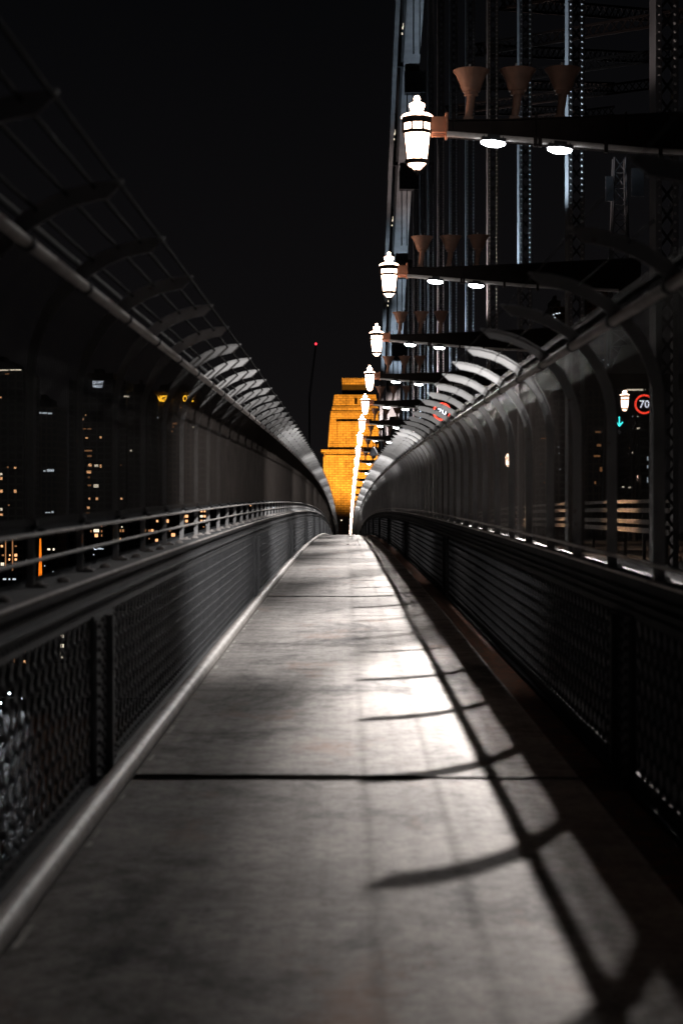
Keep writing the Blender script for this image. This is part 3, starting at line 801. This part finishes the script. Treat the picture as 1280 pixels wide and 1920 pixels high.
for i in range(12): b.box(x0 + i * (x1 - x0) / 12, x0 + (i + .55) * (x1 - x0) / 12, PY + 2.6, PY + 3, pxz(709), pxz(707))
b.build('parapet_cap', M_STONE, root)
SOD = (1.0, .35, .03)
for (lx, ly, f) in ((-10, 36, 1.3), (13, 36, 1.3), (1, 42, 1.6)):
    lamp('pylon_flood', 'SPOT', (lx, PY - ly, -3), P_PYLON * f, SOD, None, rot=aim(((2 - lx) * .9, ly, 22)), size=R(46), blend=.55, radius=.3)

# ------------------------------------------------------------------ road signs, gantry, guard rail, other lanterns
def W(px, py, Y): return ((px - 646) / 3443 * Y, Y, H_EYE + (960 - py) / 3443 * Y)
def speed_sign(px, py, Y, d, label, tilt=0):
    x, y, z = W(px, py, Y)
    root = empty('speed_sign', (x, y, z), label, 'speed sign')
    b = MB(); b.box(-d * .58, d * .58, .03, .16, -d * .58, d * .58); b.build('panel', M_DARK, root)
    b = MB(); n = 40; vs = []; fs = []
    for k in range(n):
        a = 2 * math.pi * k / n
        for (rr, yy) in ((d / 2, .0), (d * .40, .0), (d * .40, .029), (d / 2, .029)): vs.append((rr * math.cos(a), yy, rr * math.sin(a)))
    for k in range(n):
        for j in range(4):
            a, c = 4 * k + j, 4 * k + (j + 1) % 4; e2 = (4 * ((k + 1) % n))
            fs.append((a, c, e2 + (j + 1) % 4, e2 + j))
    b.add(vs, fs); b.build('red_ring', M_RED, root)
    text_mesh('numerals', '70', d * .52, M_WHITE, .012, root, (0, .015, -.01), offset=.008)
    b = MB(); b.box(-.04, .04, .06, .12, d * .58, d * .58 + .5); b.build('hanger_rod', M_DARK, root)
    root.rotation_euler = (0, tilt, 0)
    return root
speed_sign(1207, 758, 88, .95, 'glowing red-ringed 70 sign over the main road, half hidden by the near black hoop')
speed_sign(828, 772, 101, 1.0, 'glowing red-ringed 70 sign seen through the row of bright hoop tops')
# lane sign
x, y, z = W(1160, 797, 90)
root = empty('lane_sign', (x, y, z), 'dark lane sign with cyan down arrow above the number 6', 'lane sign')
b = MB(); w, h = .40, .56; b.box(-w, w, 0, .18, -h, h); b.build('panel', M_DARK, root)
b = MB(); t = .03
b.box(-w, w, -.03, 0, h - t, h); b.box(-w, w, -.03, 0, -h, -h + t); b.box(-w, -w + t, -.03, 0, -h + t, h - t); b.box(w - t, w, -.03, 0, -h + t, h - t); b.build('border', M_TRUMP, root)
b = MB(); b.bar((0, -.02, .40), (0, -.02, -.02), .055, .02, up=Vector((0, 1, 0)))
b.bar((-.17, -.021, .15), (.01, -.021, -.05), .06, .02, up=Vector((0, 1, 0))); b.bar((.17, -.022, .15), (-.01, -.022, -.05), .06, .02, up=Vector((0, 1, 0)))
b.build('arrow', M_CYAN, root)
M_GREYNUM = emit('grey_numeral', (.6, .6, .62), .10)
text_mesh('numeral', '6', .34, M_GREYNUM, .01, root, (0, -.012, -.33))
# overhead gantry carrying both
root = empty('overhead_gantry', (0, 92, deck(92)), 'dark overhead sign gantry spanning the main road', 'gantry')
b = MB(); b.box(9.6, 26, -.3, .3, 7.35, 8.15); 
for i in range(20): b.box(9.6 + i * .8, 9.64 + i * .8, -.34, -.3, 7.35, 8.15)
b.build('beam', M_BEAM, root)
b = MB(); b.box(9.1, 9.5, -.2, .2, -.3, 8.2); b.build('leg', M_BEAM, root); b = MB(); b.box(26.05, 26.45, -.2, .2, -.3, 8.2); b.build('leg', M_BEAM, root)
b = MB(); b.box(12.4, 13.1, -.6, .3, 8.17, 8.4); b.frustum((13.2, 15.0, -.3, .3), (13.9, 14.6, -.2, .2), 8.17, 9.6); b.build('cabinet', M_TRUSS, root)
b = MB(); xx = W(1195, 708, 91.2)[0]; b.box(xx - .55, xx + .35, -.9, -.5, 7.28, 7.34); b.build('light_panel', M_PALEWIN, root)
for (px, py, Y, lab) in ((1170, 750, 95, 'lit lantern above the lane arrow sign over the main road'), (951, 863, 164, 'small lit lantern seen through the mesh near the middle of the right fence'), (1190, 897, 188, 'small lit lantern low over the far road behind the black hoop')):
    o = copy_tree(proto_l); o.location = W(px, py, Y); tag(o, lab, 'lantern', 'lanterns over the main road')
    for c in list(o.children):
        if c.type == 'LIGHT': bpy.data.objects.remove(c)
    root = empty('lantern_post', (o.location.x + .55, Y + .1, deck(Y) - .3), 'dark post carrying the ' + lab.replace('lit ', '', 1).replace('small ', ''), 'post', 'posts of the main road lanterns')
    b = MB(); hh = o.location.z - deck(Y) + .3; b.tube([(0, 0, 0), (0, 0, hh + .5)], [.14, .09], 10); b.build('shaft', M_DARK, root)
    b = MB(); b.bar((0, 0, hh + .1), (-.33, -.1, hh + .1), .1, .1); b.build('arm', M_DARK, root)

# guard rail on the main road
root = empty('guard_rail', (9.0, 50, deck(50)), 'warm-lit guard rail of four bars beyond the right fence', 'guard rail')
M_RAIL = steel('cream_guard_rail', (.52, .46, .40), amount=.72, rough=.5)
for zz, hh in ((1.50, .055), (1.23, .07), (.88, .07), (.62, .075)):
    b = MB(); b.sweep([(-.03, zz - hh), (.03, zz - hh), (.03, zz + hh), (-.03, zz + hh)], 51, 150, 2); o = b.build('rail', M_RAIL, root, (0, -50, -deck(50)))
for i in range(26):
    y = 52 + i * 3.8; b = MB(); b.box(.031, .13, -.06, .06, -.3, 1.5); b.build('post', M_DARK, root, (0, y - 50, deck(y) - deck(50)))
for yy in (60, 74, 92): 
    lamp('road_lamp', 'SPOT', (5.2, yy, deck(yy) + 5.2), 5200, (1.0, .62, .38), None, rot=aim((3.8, 0, -4.6)), size=R(80), blend=.8, radius=.1)
# dome lamp near the pylon
x, y, z = W(700, 850, 100)
root = empty('dome_camera', (x, y, z), 'grey dome camera on a thin pole in front of the orange pylon', 'camera')
b = MB(); b.lathe([(.0, .36), (.05, .33), (.12, .22), (.2, .06), (.235, -.05), (.235, -.12), (.12, -.16), (0, -.16)], 20); b.build('hood', M_TRUSS, root)
b = MB(); b.lathe([(.13, -.16), (.11, -.24), (0, -.30)], 16); b.build('dome', M_DARK, root)
b = MB(); b.tube([(.0, 0, .34), (.0, 0, .62), (.4, 0, .66)], .03, 8); b.tube([(.42, 0, .66), (.42, 0, deck(y) - z + .0)], .045, 8); b.build('pole', M_DARK, root)
# gooseneck lamp past the crest
root = empty('street_lamp', (*W(640, 1006, 330)[:2], deck(330) - 4), 'thin curved street lamp in the gap at the end of the walkway', 'street lamp')
pts = [(-.2, 0, 0), (-.2, 0, 4.8), (-.05, 0, 5.7), (.3, 0, 6.4), (.8, 0, 6.9), (1.5, 0, 7.15)]
b = MB(); z0 = W(640, 986, 330)[2] - (deck(330) - 4); b.tube([(p[0], p[1], p[2] - 4.8 + z0) for p in pts], .06, 8); b.build('curved_pole', M_COPPER, root)
b = MB(); b.lathe([(.0, .14), (.12, .08), (.14, 0), (.08, -.1), (0, -.12)], 10, (0.0, -.15, z0 + 1.0)); b.build('bulb', M_PALEWIN, root)

# ------------------------------------------------------------------ city across the water
wall_i = [0]
def building(px0, px1, ptop, Y, depth, label, wins=(), roof=None, name='city_tower'):
    x0, x1 = (px0 - 646) / 3443 * Y, (px1 - 646) / 3443 * Y; zt = H_EYE + (960 - ptop) / 3443 * Y
    cx = (x0 + x1) / 2; root = empty(name, (cx, Y, SEA + 3), label, 'building', 'city towers across the harbour')
    b = MB(); hw = (x1 - x0) / 2; H = zt - SEA - 3
    b.box(-hw, hw, 0, depth, 0, H); b.build('wall', M_CITY[wall_i[0] % 3], root); wall_i[0] += 1
    b = MB(); b.box(-hw * .6, hw * .5, depth * .2, depth * .8, H, H + 4); b.box(-hw * .2, hw * .1, depth * .3, depth * .6, H + 4, H + 6.5); b.build('roof', M_DARK, root)
    for (wx, wy, ww, wh, mm) in wins:
        X, _, Z = W(wx, wy, Y); w2, h2 = ww / 3443 * Y / 2, wh / 3443 * Y / 2
        b = MB(); b.box(-w2, w2, -.12, .05, -h2, h2)
        b.build('window', mm, root, (X - cx, 0, Z - SEA - 3))
    return root
Wm, Pl, Cl, Dm, Og = M_WARMWIN, M_PALEWIN, M_COOLWIN, M_DIMWIN, M_ORANGE
building(-60, 44, 693, 760, 40, 'dark tower at the left edge with a pale lit strip along its top',
    [(8, 694, 16, 2.2, Pl), (30, 693.5, 22, 2.2, Pl), (14, 701, 8, 1.5, Dm), (2, 745, 2, 3, Wm), (2, 889, 5, 4, Pl), (3, 897, 4, 5, Wm), (29, 877, 4, 3.5, Wm), (29, 921, 4.5, 6, Wm), (3, 921, 5, 5.5, Wm), (3, 955, 4, 5, Pl), (3, 965, 5, 4, Wm),
     (17, 947, 3, 3, Dm), (15, 876, 3, 3, Dm), (4, 1007, 5.5, 5, Pl), (30, 1007, 5, 5.5, Pl), (4, 1024, 4, 4, Wm), (30, 1024, 4, 2, Dm), (30, 1041, 5, 5, Wm), (30, 1049, 4, 4, Wm), (18, 1049, 3, 4, Wm), (5, 1058, 6, 6, Pl), (19, 1041, 2.5, 3, Wm), (30, 1058, 3, 3, Dm), (6, 1041, 4, 3, Dm),
     (11, 1030, 2, 70, Dm), (24, 1040, 2, 60, Dm)])
building(48, 108, 762, 900, 30, 'dark tower with a pale strip of windows near its top, second from the left edge',
    [(62, 775, 9, 4, Cl), (73, 774, 10, 3.5, Cl), (84, 774.5, 9, 3, Cl), (94, 775, 8, 3, Cl), (84, 883, 4, 3, Cl), (95, 882, 13, 5, Cl), (90, 961, 10, 2, Cl), (99, 960, 4, 4, Cl), (92, 1030, 5, 3.5, Pl), (101, 1030, 3, 4, Pl), (84, 1061, 1.5, 2, Cl), (100, 1080, 2, 18, Cl), (107, 1080, 1.5, 12, Cl), (12, 712, 2, 2, Cl)])
b_sign = building(130, 236, 712, 980, 34, 'tall dark tower carrying the two-line white sign over warm windows',
    [(156, 786, 3, 3, Wm), (161, 778, 2, 2.5, Wm), (157, 804, 9, 2, Dm), (168, 804, 7, 2, Dm), (163, 821, 4, 3, Wm), (189, 820, 3.5, 4, Wm), (147, 826, 3, 4, Wm), (166, 845, 14, 3, Dm), (168, 855, 8, 3, Dm), (169, 872, 6, 5, Wm), (181, 873, 7, 4, Pl), (189, 874, 3, 6, Wm), (167, 885, 8, 5, Wm), (180.5, 911, 9, 6, Pl), (168, 910, 6, 3, Dm), (168, 935, 3, 4, Wm), (182, 935, 4.5, 4.5, Wm), (166, 952, 5, 4, Wm), (165, 962, 7, 3, Dm), (228, 935, 4, 4, Wm), (167, 895, 3, 3, Dm), (227, 872, 2, 3, Dm),
     (181, 995, 10, 5.5, Pl), (181, 1004, 6, 6, Wm), (191, 996, 2, 4, Dm), (191, 986, 2, 4, Dm), (191, 1004, 2, 4, Dm), (171, 996, 2, 4, Dm), (217, 995, 7, 5, Wm), (217, 1011, 8, 6.5, Pl), (226, 995, 2.5, 5, Dm), (231, 995, 4, 5, Dm), (226, 1011, 2, 5, Wm), (229, 988, 2, 2, Pl), (176, 1040, 2, 2, Cl)])
building(240, 284, 735, 860, 30, 'dark tower with a tiny white light row at its top, left of the amber sign',
    [(235.5, 743, 6, 2.5, Pl), (241, 743.5, 2.5, 3, Pl), (246, 845, 4, 3, Pl), (272, 995, 4, 5, Dm), (281, 995, 5, 4, Dm), (286, 995, 4, 5, Wm), (295, 977, 3.5, 4, Wm), (294, 1013, 5, 5, Wm), (280, 1010, 2, 3, Dm), (296, 783, 2.5, 2.5, Cl)])
b_hotel = building(278, 372, 732, 1050, 36, 'broad dark hotel tower with the amber letter sign at its top',
    [(328, 794, 8, 3.5, Dm), (325, 800, 3, 3, Dm), (323, 809, 4, 2.5, Dm), (376, 775, 2, 3, Dm), (339, 764, 3, 2, Dm), (314, 977, 5, 6, Wm), (325, 1003, 7, 6, Wm), (319, 995, 3, 3, Dm), (350, 968, 6, 5, Wm), (350, 977, 5, 4.5, Wm), (350, 985, 5, 4, Dm), (345, 970, 2, 4, Dm), (362, 801, 2, 2, Pl), (381, 820, 2, 2, Cl)])
building(372, 420, 806, 900, 30, 'lower dark block with three stacked pairs of warm windows at its foot',
    [(378, 958, 4, 4.5, Wm), (384, 958, 3, 4.5, Wm), (378, 968, 5, 4, Pl), (384, 968, 4, 4, Wm), (378, 977, 4, 4, Wm), (384, 977, 4, 4, Pl), (388, 984, 3, 2.5, Cl), (382, 988, 3, 2, Dm), (398, 953, 3, 3, Wm)])
building(430, 560, 880, 1200, 40, 'low distant block behind the far left fence with two white lights', [(504, 952, 3.5, 3.5, Cl), (512, 952, 3.5, 3.5, Cl), (470, 948, 2, 2, Wm)])
building(-40, 60, 1140, 640, 20, 'low shoreline building seen through the left lattice with warm specks', [(47, 1240, 4, 4, Wm), (49, 1244, 3, 2, Wm), (38, 1213, 2.5, 9, Dm), (47, 1222, 4, 2, Dm), (38, 1200, 3, 2, Dm), (14, 1236, 2, 2, Dm), (27, 1238, 2, 8, Dm), (9, 1086, 6, 3, Cl), (18, 1086, 3, 3, Cl), (27, 1086, 6, 3, Cl), (36, 1106, 4, 1.5, Cl)], name='wharf_building')
building(100, 130, 1170, 640, 16, 'narrow shoreline building with three stacked pale windows behind the lattice', [(117, 1193, 6, 5.5, Pl), (117, 1211, 6, 7, Pl), (117, 1226, 7, 6, Pl), (117, 1232, 5, 4, Pl), (123, 1270, 4, 3, Wm)], name='wharf_building')
# orange light strips
for (px, p0, p1, w, Y, lab) in ((76, 1010, 1093, 7, 700, 'bright orange vertical light strip beside the nearest left fence post'), (152, 986, 1017, 5, 720, 'short orange light strip beside the second left fence post')):
    x = (px - 646) / 3443 * Y; za = H_EYE + (960 - p1) / 3443 * Y; zb_ = H_EYE + (960 - p0) / 3443 * Y
    root = empty('light_mast', (x, Y, SEA + 3), lab, 'light mast'); ww = w / 3443 * Y / 2
    b = MB(); b.box(-ww * .5, ww * .5, .1, .6, 0, zb_ - SEA - 3); b.build('mast', M_DARK, root)
    b = MB(); b.frustum((-ww, ww, -.3, .08), (-ww * .35, ww * .35, -.3, .08), za - SEA - 3, zb_ - SEA - 3); b.build('light_strip', M_ORANGE, root)
# signs on roofs
x, y, z = W(184, 721, 979)
root = empty('rooftop_sign', (x, y, z), 'white two-line rooftop sign reading QUAY WEST', 'sign')
text_mesh('top_line', 'QUAY', 2.15, M_SIGNW, .1, root, (0, -.4, 1.12)); text_mesh('bottom_line', 'WEST', 2.15, M_SIGNW, .1, root, (0, -.4, -1.05))
b = MB(); b.box(-3.1, 3.1, .05, .25, -1.8, 1.8); b.build('backing', M_DARK, root)
x, y, z = W(324, 748, 1049)
root = empty('rooftop_sign', (x, y, z), 'amber hotel sign with several dark letters on the hotel tower', 'sign')
M_UNLIT = steel('unlit_letters', (.05, .04, .03), amount=.8)
sz = 4.9
def sign_word(word, cx_, lit, nm):
    o = text_mesh(nm, word, sz, M_SIGNY if lit else M_UNLIT, .12, root, (cx_, -.3, 0), align='LEFT'); o.scale = (.66, 1, 1); return o
pxm = 1049 / 3443
sign_word('ANGRI', (287 - 324) * pxm, True, 'lit_letters'); sign_word('OTE', (343 - 324) * pxm, True, 'lit_letters')
sign_word('SH', (273 - 324) * pxm, False, 'dark_letters'); sign_word('LA', (323 - 324) * pxm, False, 'dark_letters'); sign_word('H', (335.5 - 324) * pxm, False, 'dark_letters'); sign_word('L', (363 - 324) * pxm, False, 'dark_letters')
b = MB(); b.box((316.5 - 324) * pxm, (320 - 324) * pxm, -.42, -.18, -.25, .25); b.build('lit_hyphen', M_SIGNY, root)
b = MB(); b.box(-16, 14, .05, .3, -.25, -.12); b.build('support_bar', M_DARK, root)
x, y, z = W(186, 1028, 700)
root = empty('wharf_sign', (x, y, z), 'small bluish white lit sign low above the left parapet', 'sign')
b = MB(); 
for k in range(9):
    a0, a1 = R(60 + k * 27), R(60 + (k + 1) * 27); b.bar((-1.4 + .62 * math.cos(a0), 0, .15 + .62 * math.sin(a0)), (-1.4 + .62 * math.cos(a1), 0, .15 + .62 * math.sin(a1)), .2, .2)
b.build('swoosh', M_SIGNW, root); b = MB(); b.box(-.9, 1.7, 0, .2, -.42, -.12); b.box(-.5, .9, 0, .2, -.05, .2); b.build('bar', M_COOLWIN, root)
b = MB(); b.box(-.15, .15, .25, .4, SEA + 3 - z, 0); b.build('post', M_DARK, root)
# right-hand city specks beyond the road
building(1030, 1060, 575, 900, 30, 'dark tower beyond the road with a small cluster of white lights at its top', [(1037, 590, 2.5, 2.5, Cl), (1043, 588, 5, 1.8, Cl), (1048, 587, 3, 1.8, Cl), (1039, 596, 3, 3, Cl), (1050, 640, 2, 2, Dm), (1035, 700, 2, 2, Dm)])
building(1100, 1148, 540, 820, 30, 'dark tower beyond the road with two dotted columns of white lights', [(1124, 551, 2, 2, Cl), (1124, 558, 2, 2, Cl), (1124, 566, 2, 2, Cl), (1133, 568, 2, 3, Cl), (1134, 575, 2, 3, Cl), (1133, 580, 2, 2, Cl), (1130, 675, 3, 2, Cl), (1140, 684, 4, 3, Cl), (1107, 686, 3, 2, Cl), (1120, 810, 10, 3, Dm), (1122, 835, 8, 5, Dm), (1118, 855, 12, 4, Dm), (1126, 880, 5, 8, Dm), (1115, 905, 3, 6, Dm)])
building(1178, 1225, 660, 700, 30, 'dark tower behind the lane sign with scattered white windows', [(1193, 715, 7, 4, Cl), (1192, 723, 6, 3, Cl), (1186, 752, 3, 5, Cl), (1193, 780, 5, 3, Pl), (1186, 781, 4, 2, Cl), (1194, 803, 8, 3, Pl), (1187, 804, 3, 3, Cl), (1185, 849, 3, 3, Pl), (1179, 840, 2, 2, Dm), (1213, 860, 2, 8, Cl), (1213, 875, 2, 6, Cl), (1213, 900, 2, 10, Cl), (1167, 913, 4, 2.5, Pl), (1180, 914, 5, 2.5, Pl)])
building(1010, 1042, 760, 880, 26, 'low dark block seen through the right mesh with a few dim lights', [(1027, 832, 3, 2, Dm), (1046, 838, 2, 2, Cl), (1047, 850, 2, 2, Cl), (1018, 822, 10, 2, Dm), (1049, 880, 2, 2, Cl), (1013, 870, 2, 2, Dm), (1020, 905, 2, 2, Dm)])
# red beacon and crane jib
x, y, z = W(580, 745, 930)
root = empty('tower_crane', (x, y, SEA + 3), 'thin dark luffing crane with a red light at its tip against the sky', 'crane')
tip = Vector(W(592, 647, 930)) - Vector((x, y, SEA + 3)); base = Vector((0, 0, z - SEA - 3))
b = MB(); 
for o in (Vector((-.5, 0, 0)), Vector((.5, 0, 0)), Vector((0, .8, 0))): b.bar(base + o, tip + o * .6, .22, .22)
n = 16
for i in range(n):
    s_ = 1 if i % 2 else -1; p = base + (tip - base) * i / n; q = base + (tip - base) * (i + 1) / n
    b.bar(p + Vector((-.5 * s_, 0, 0)), q + Vector((.5 * s_, 0, 0)), .14, .14)
b.build('jib', M_DARK, root)
b = MB(); b.box(-.4, .4, -.4, .4, 0, z - SEA - 3); b.build('mast', M_DARK, root)
b = MB(); b.lathe([(0, .6), (.42, .42), (.6, 0), (.42, -.42), (0, -.6)], 12, tip + Vector((0, 0, .6))); b.build('beacon', M_REDLAMP, root)
# lattice signal mast over the tracks
x, y, z = W(1160, 400, 150)
root = empty('lattice_mast', (x, y, deck(y)), 'dim lattice mast with pale panels standing high over the far road', 'mast')
b = MB(); hz = z - deck(y) + 4.5
for s1 in (-1, 1):
    for s2 in (-1, 1): b.bar((1.3 * s1, 1.3 * s2, 0), (.45 * s1, .45 * s2, hz), .12, .12)
for i in range(24):
    f0, f1 = i / 24, (i + 1) / 24; w0, w1 = 1.3 - .85 * f0, 1.3 - .85 * f1
    b.bar((-w0, -w0, hz * f0), (w1, -w1, hz * f1), .07, .07); b.bar((w0, -w0, hz * f0), (-w1, -w1, hz * f1), .07, .07); b.bar((-w0, -w0, hz * f0), (w0, -w0, hz * f0), .07, .07)
b.build('lattice', M_TRUSS, root)
b = MB(); b.box(.9, 1.9, -.6, -.5, hz - 3.2, hz - .9); b.build('panel', M_TRUSS, root); b = MB(); b.box(-1.2, -.6, -.6, -.5, hz - 3.6, hz - 1.6); b.build('panel', M_TRUSS, root)

# white wharf lamps whose light lies on the water
for (px, py, Y, s_) in ((18, 1300, 521, 1.0), (44, 1310, 521, .6), (2, 1318, 521, .7)):
    x, y, z = W(px, py, Y)
    root = empty('wharf_lamp', (x, y, SEA), 'tall white wharf lamp %s' % {18: 'brightest of three behind the left lattice', 44: 'nearest the walkway behind the left lattice', 2: 'at the very left edge behind the lattice'}[px], 'lamp', 'wharf lamps on the far shore')
    b = MB(); b.tube([(0, 0, 0), (0, 0, z - SEA)], .15, 8); b.build('pole', M_DARK, root)
    b = MB(); b.lathe([(0, .35), (.3, .25), (.45, 0), (.3, -.25), (0, -.3)], 12, (0, -.3, z - SEA)); 
    b.build('globe', emit('wharf_lamp_glass', (.85, .93, 1.0), 30 * s_, True), root)
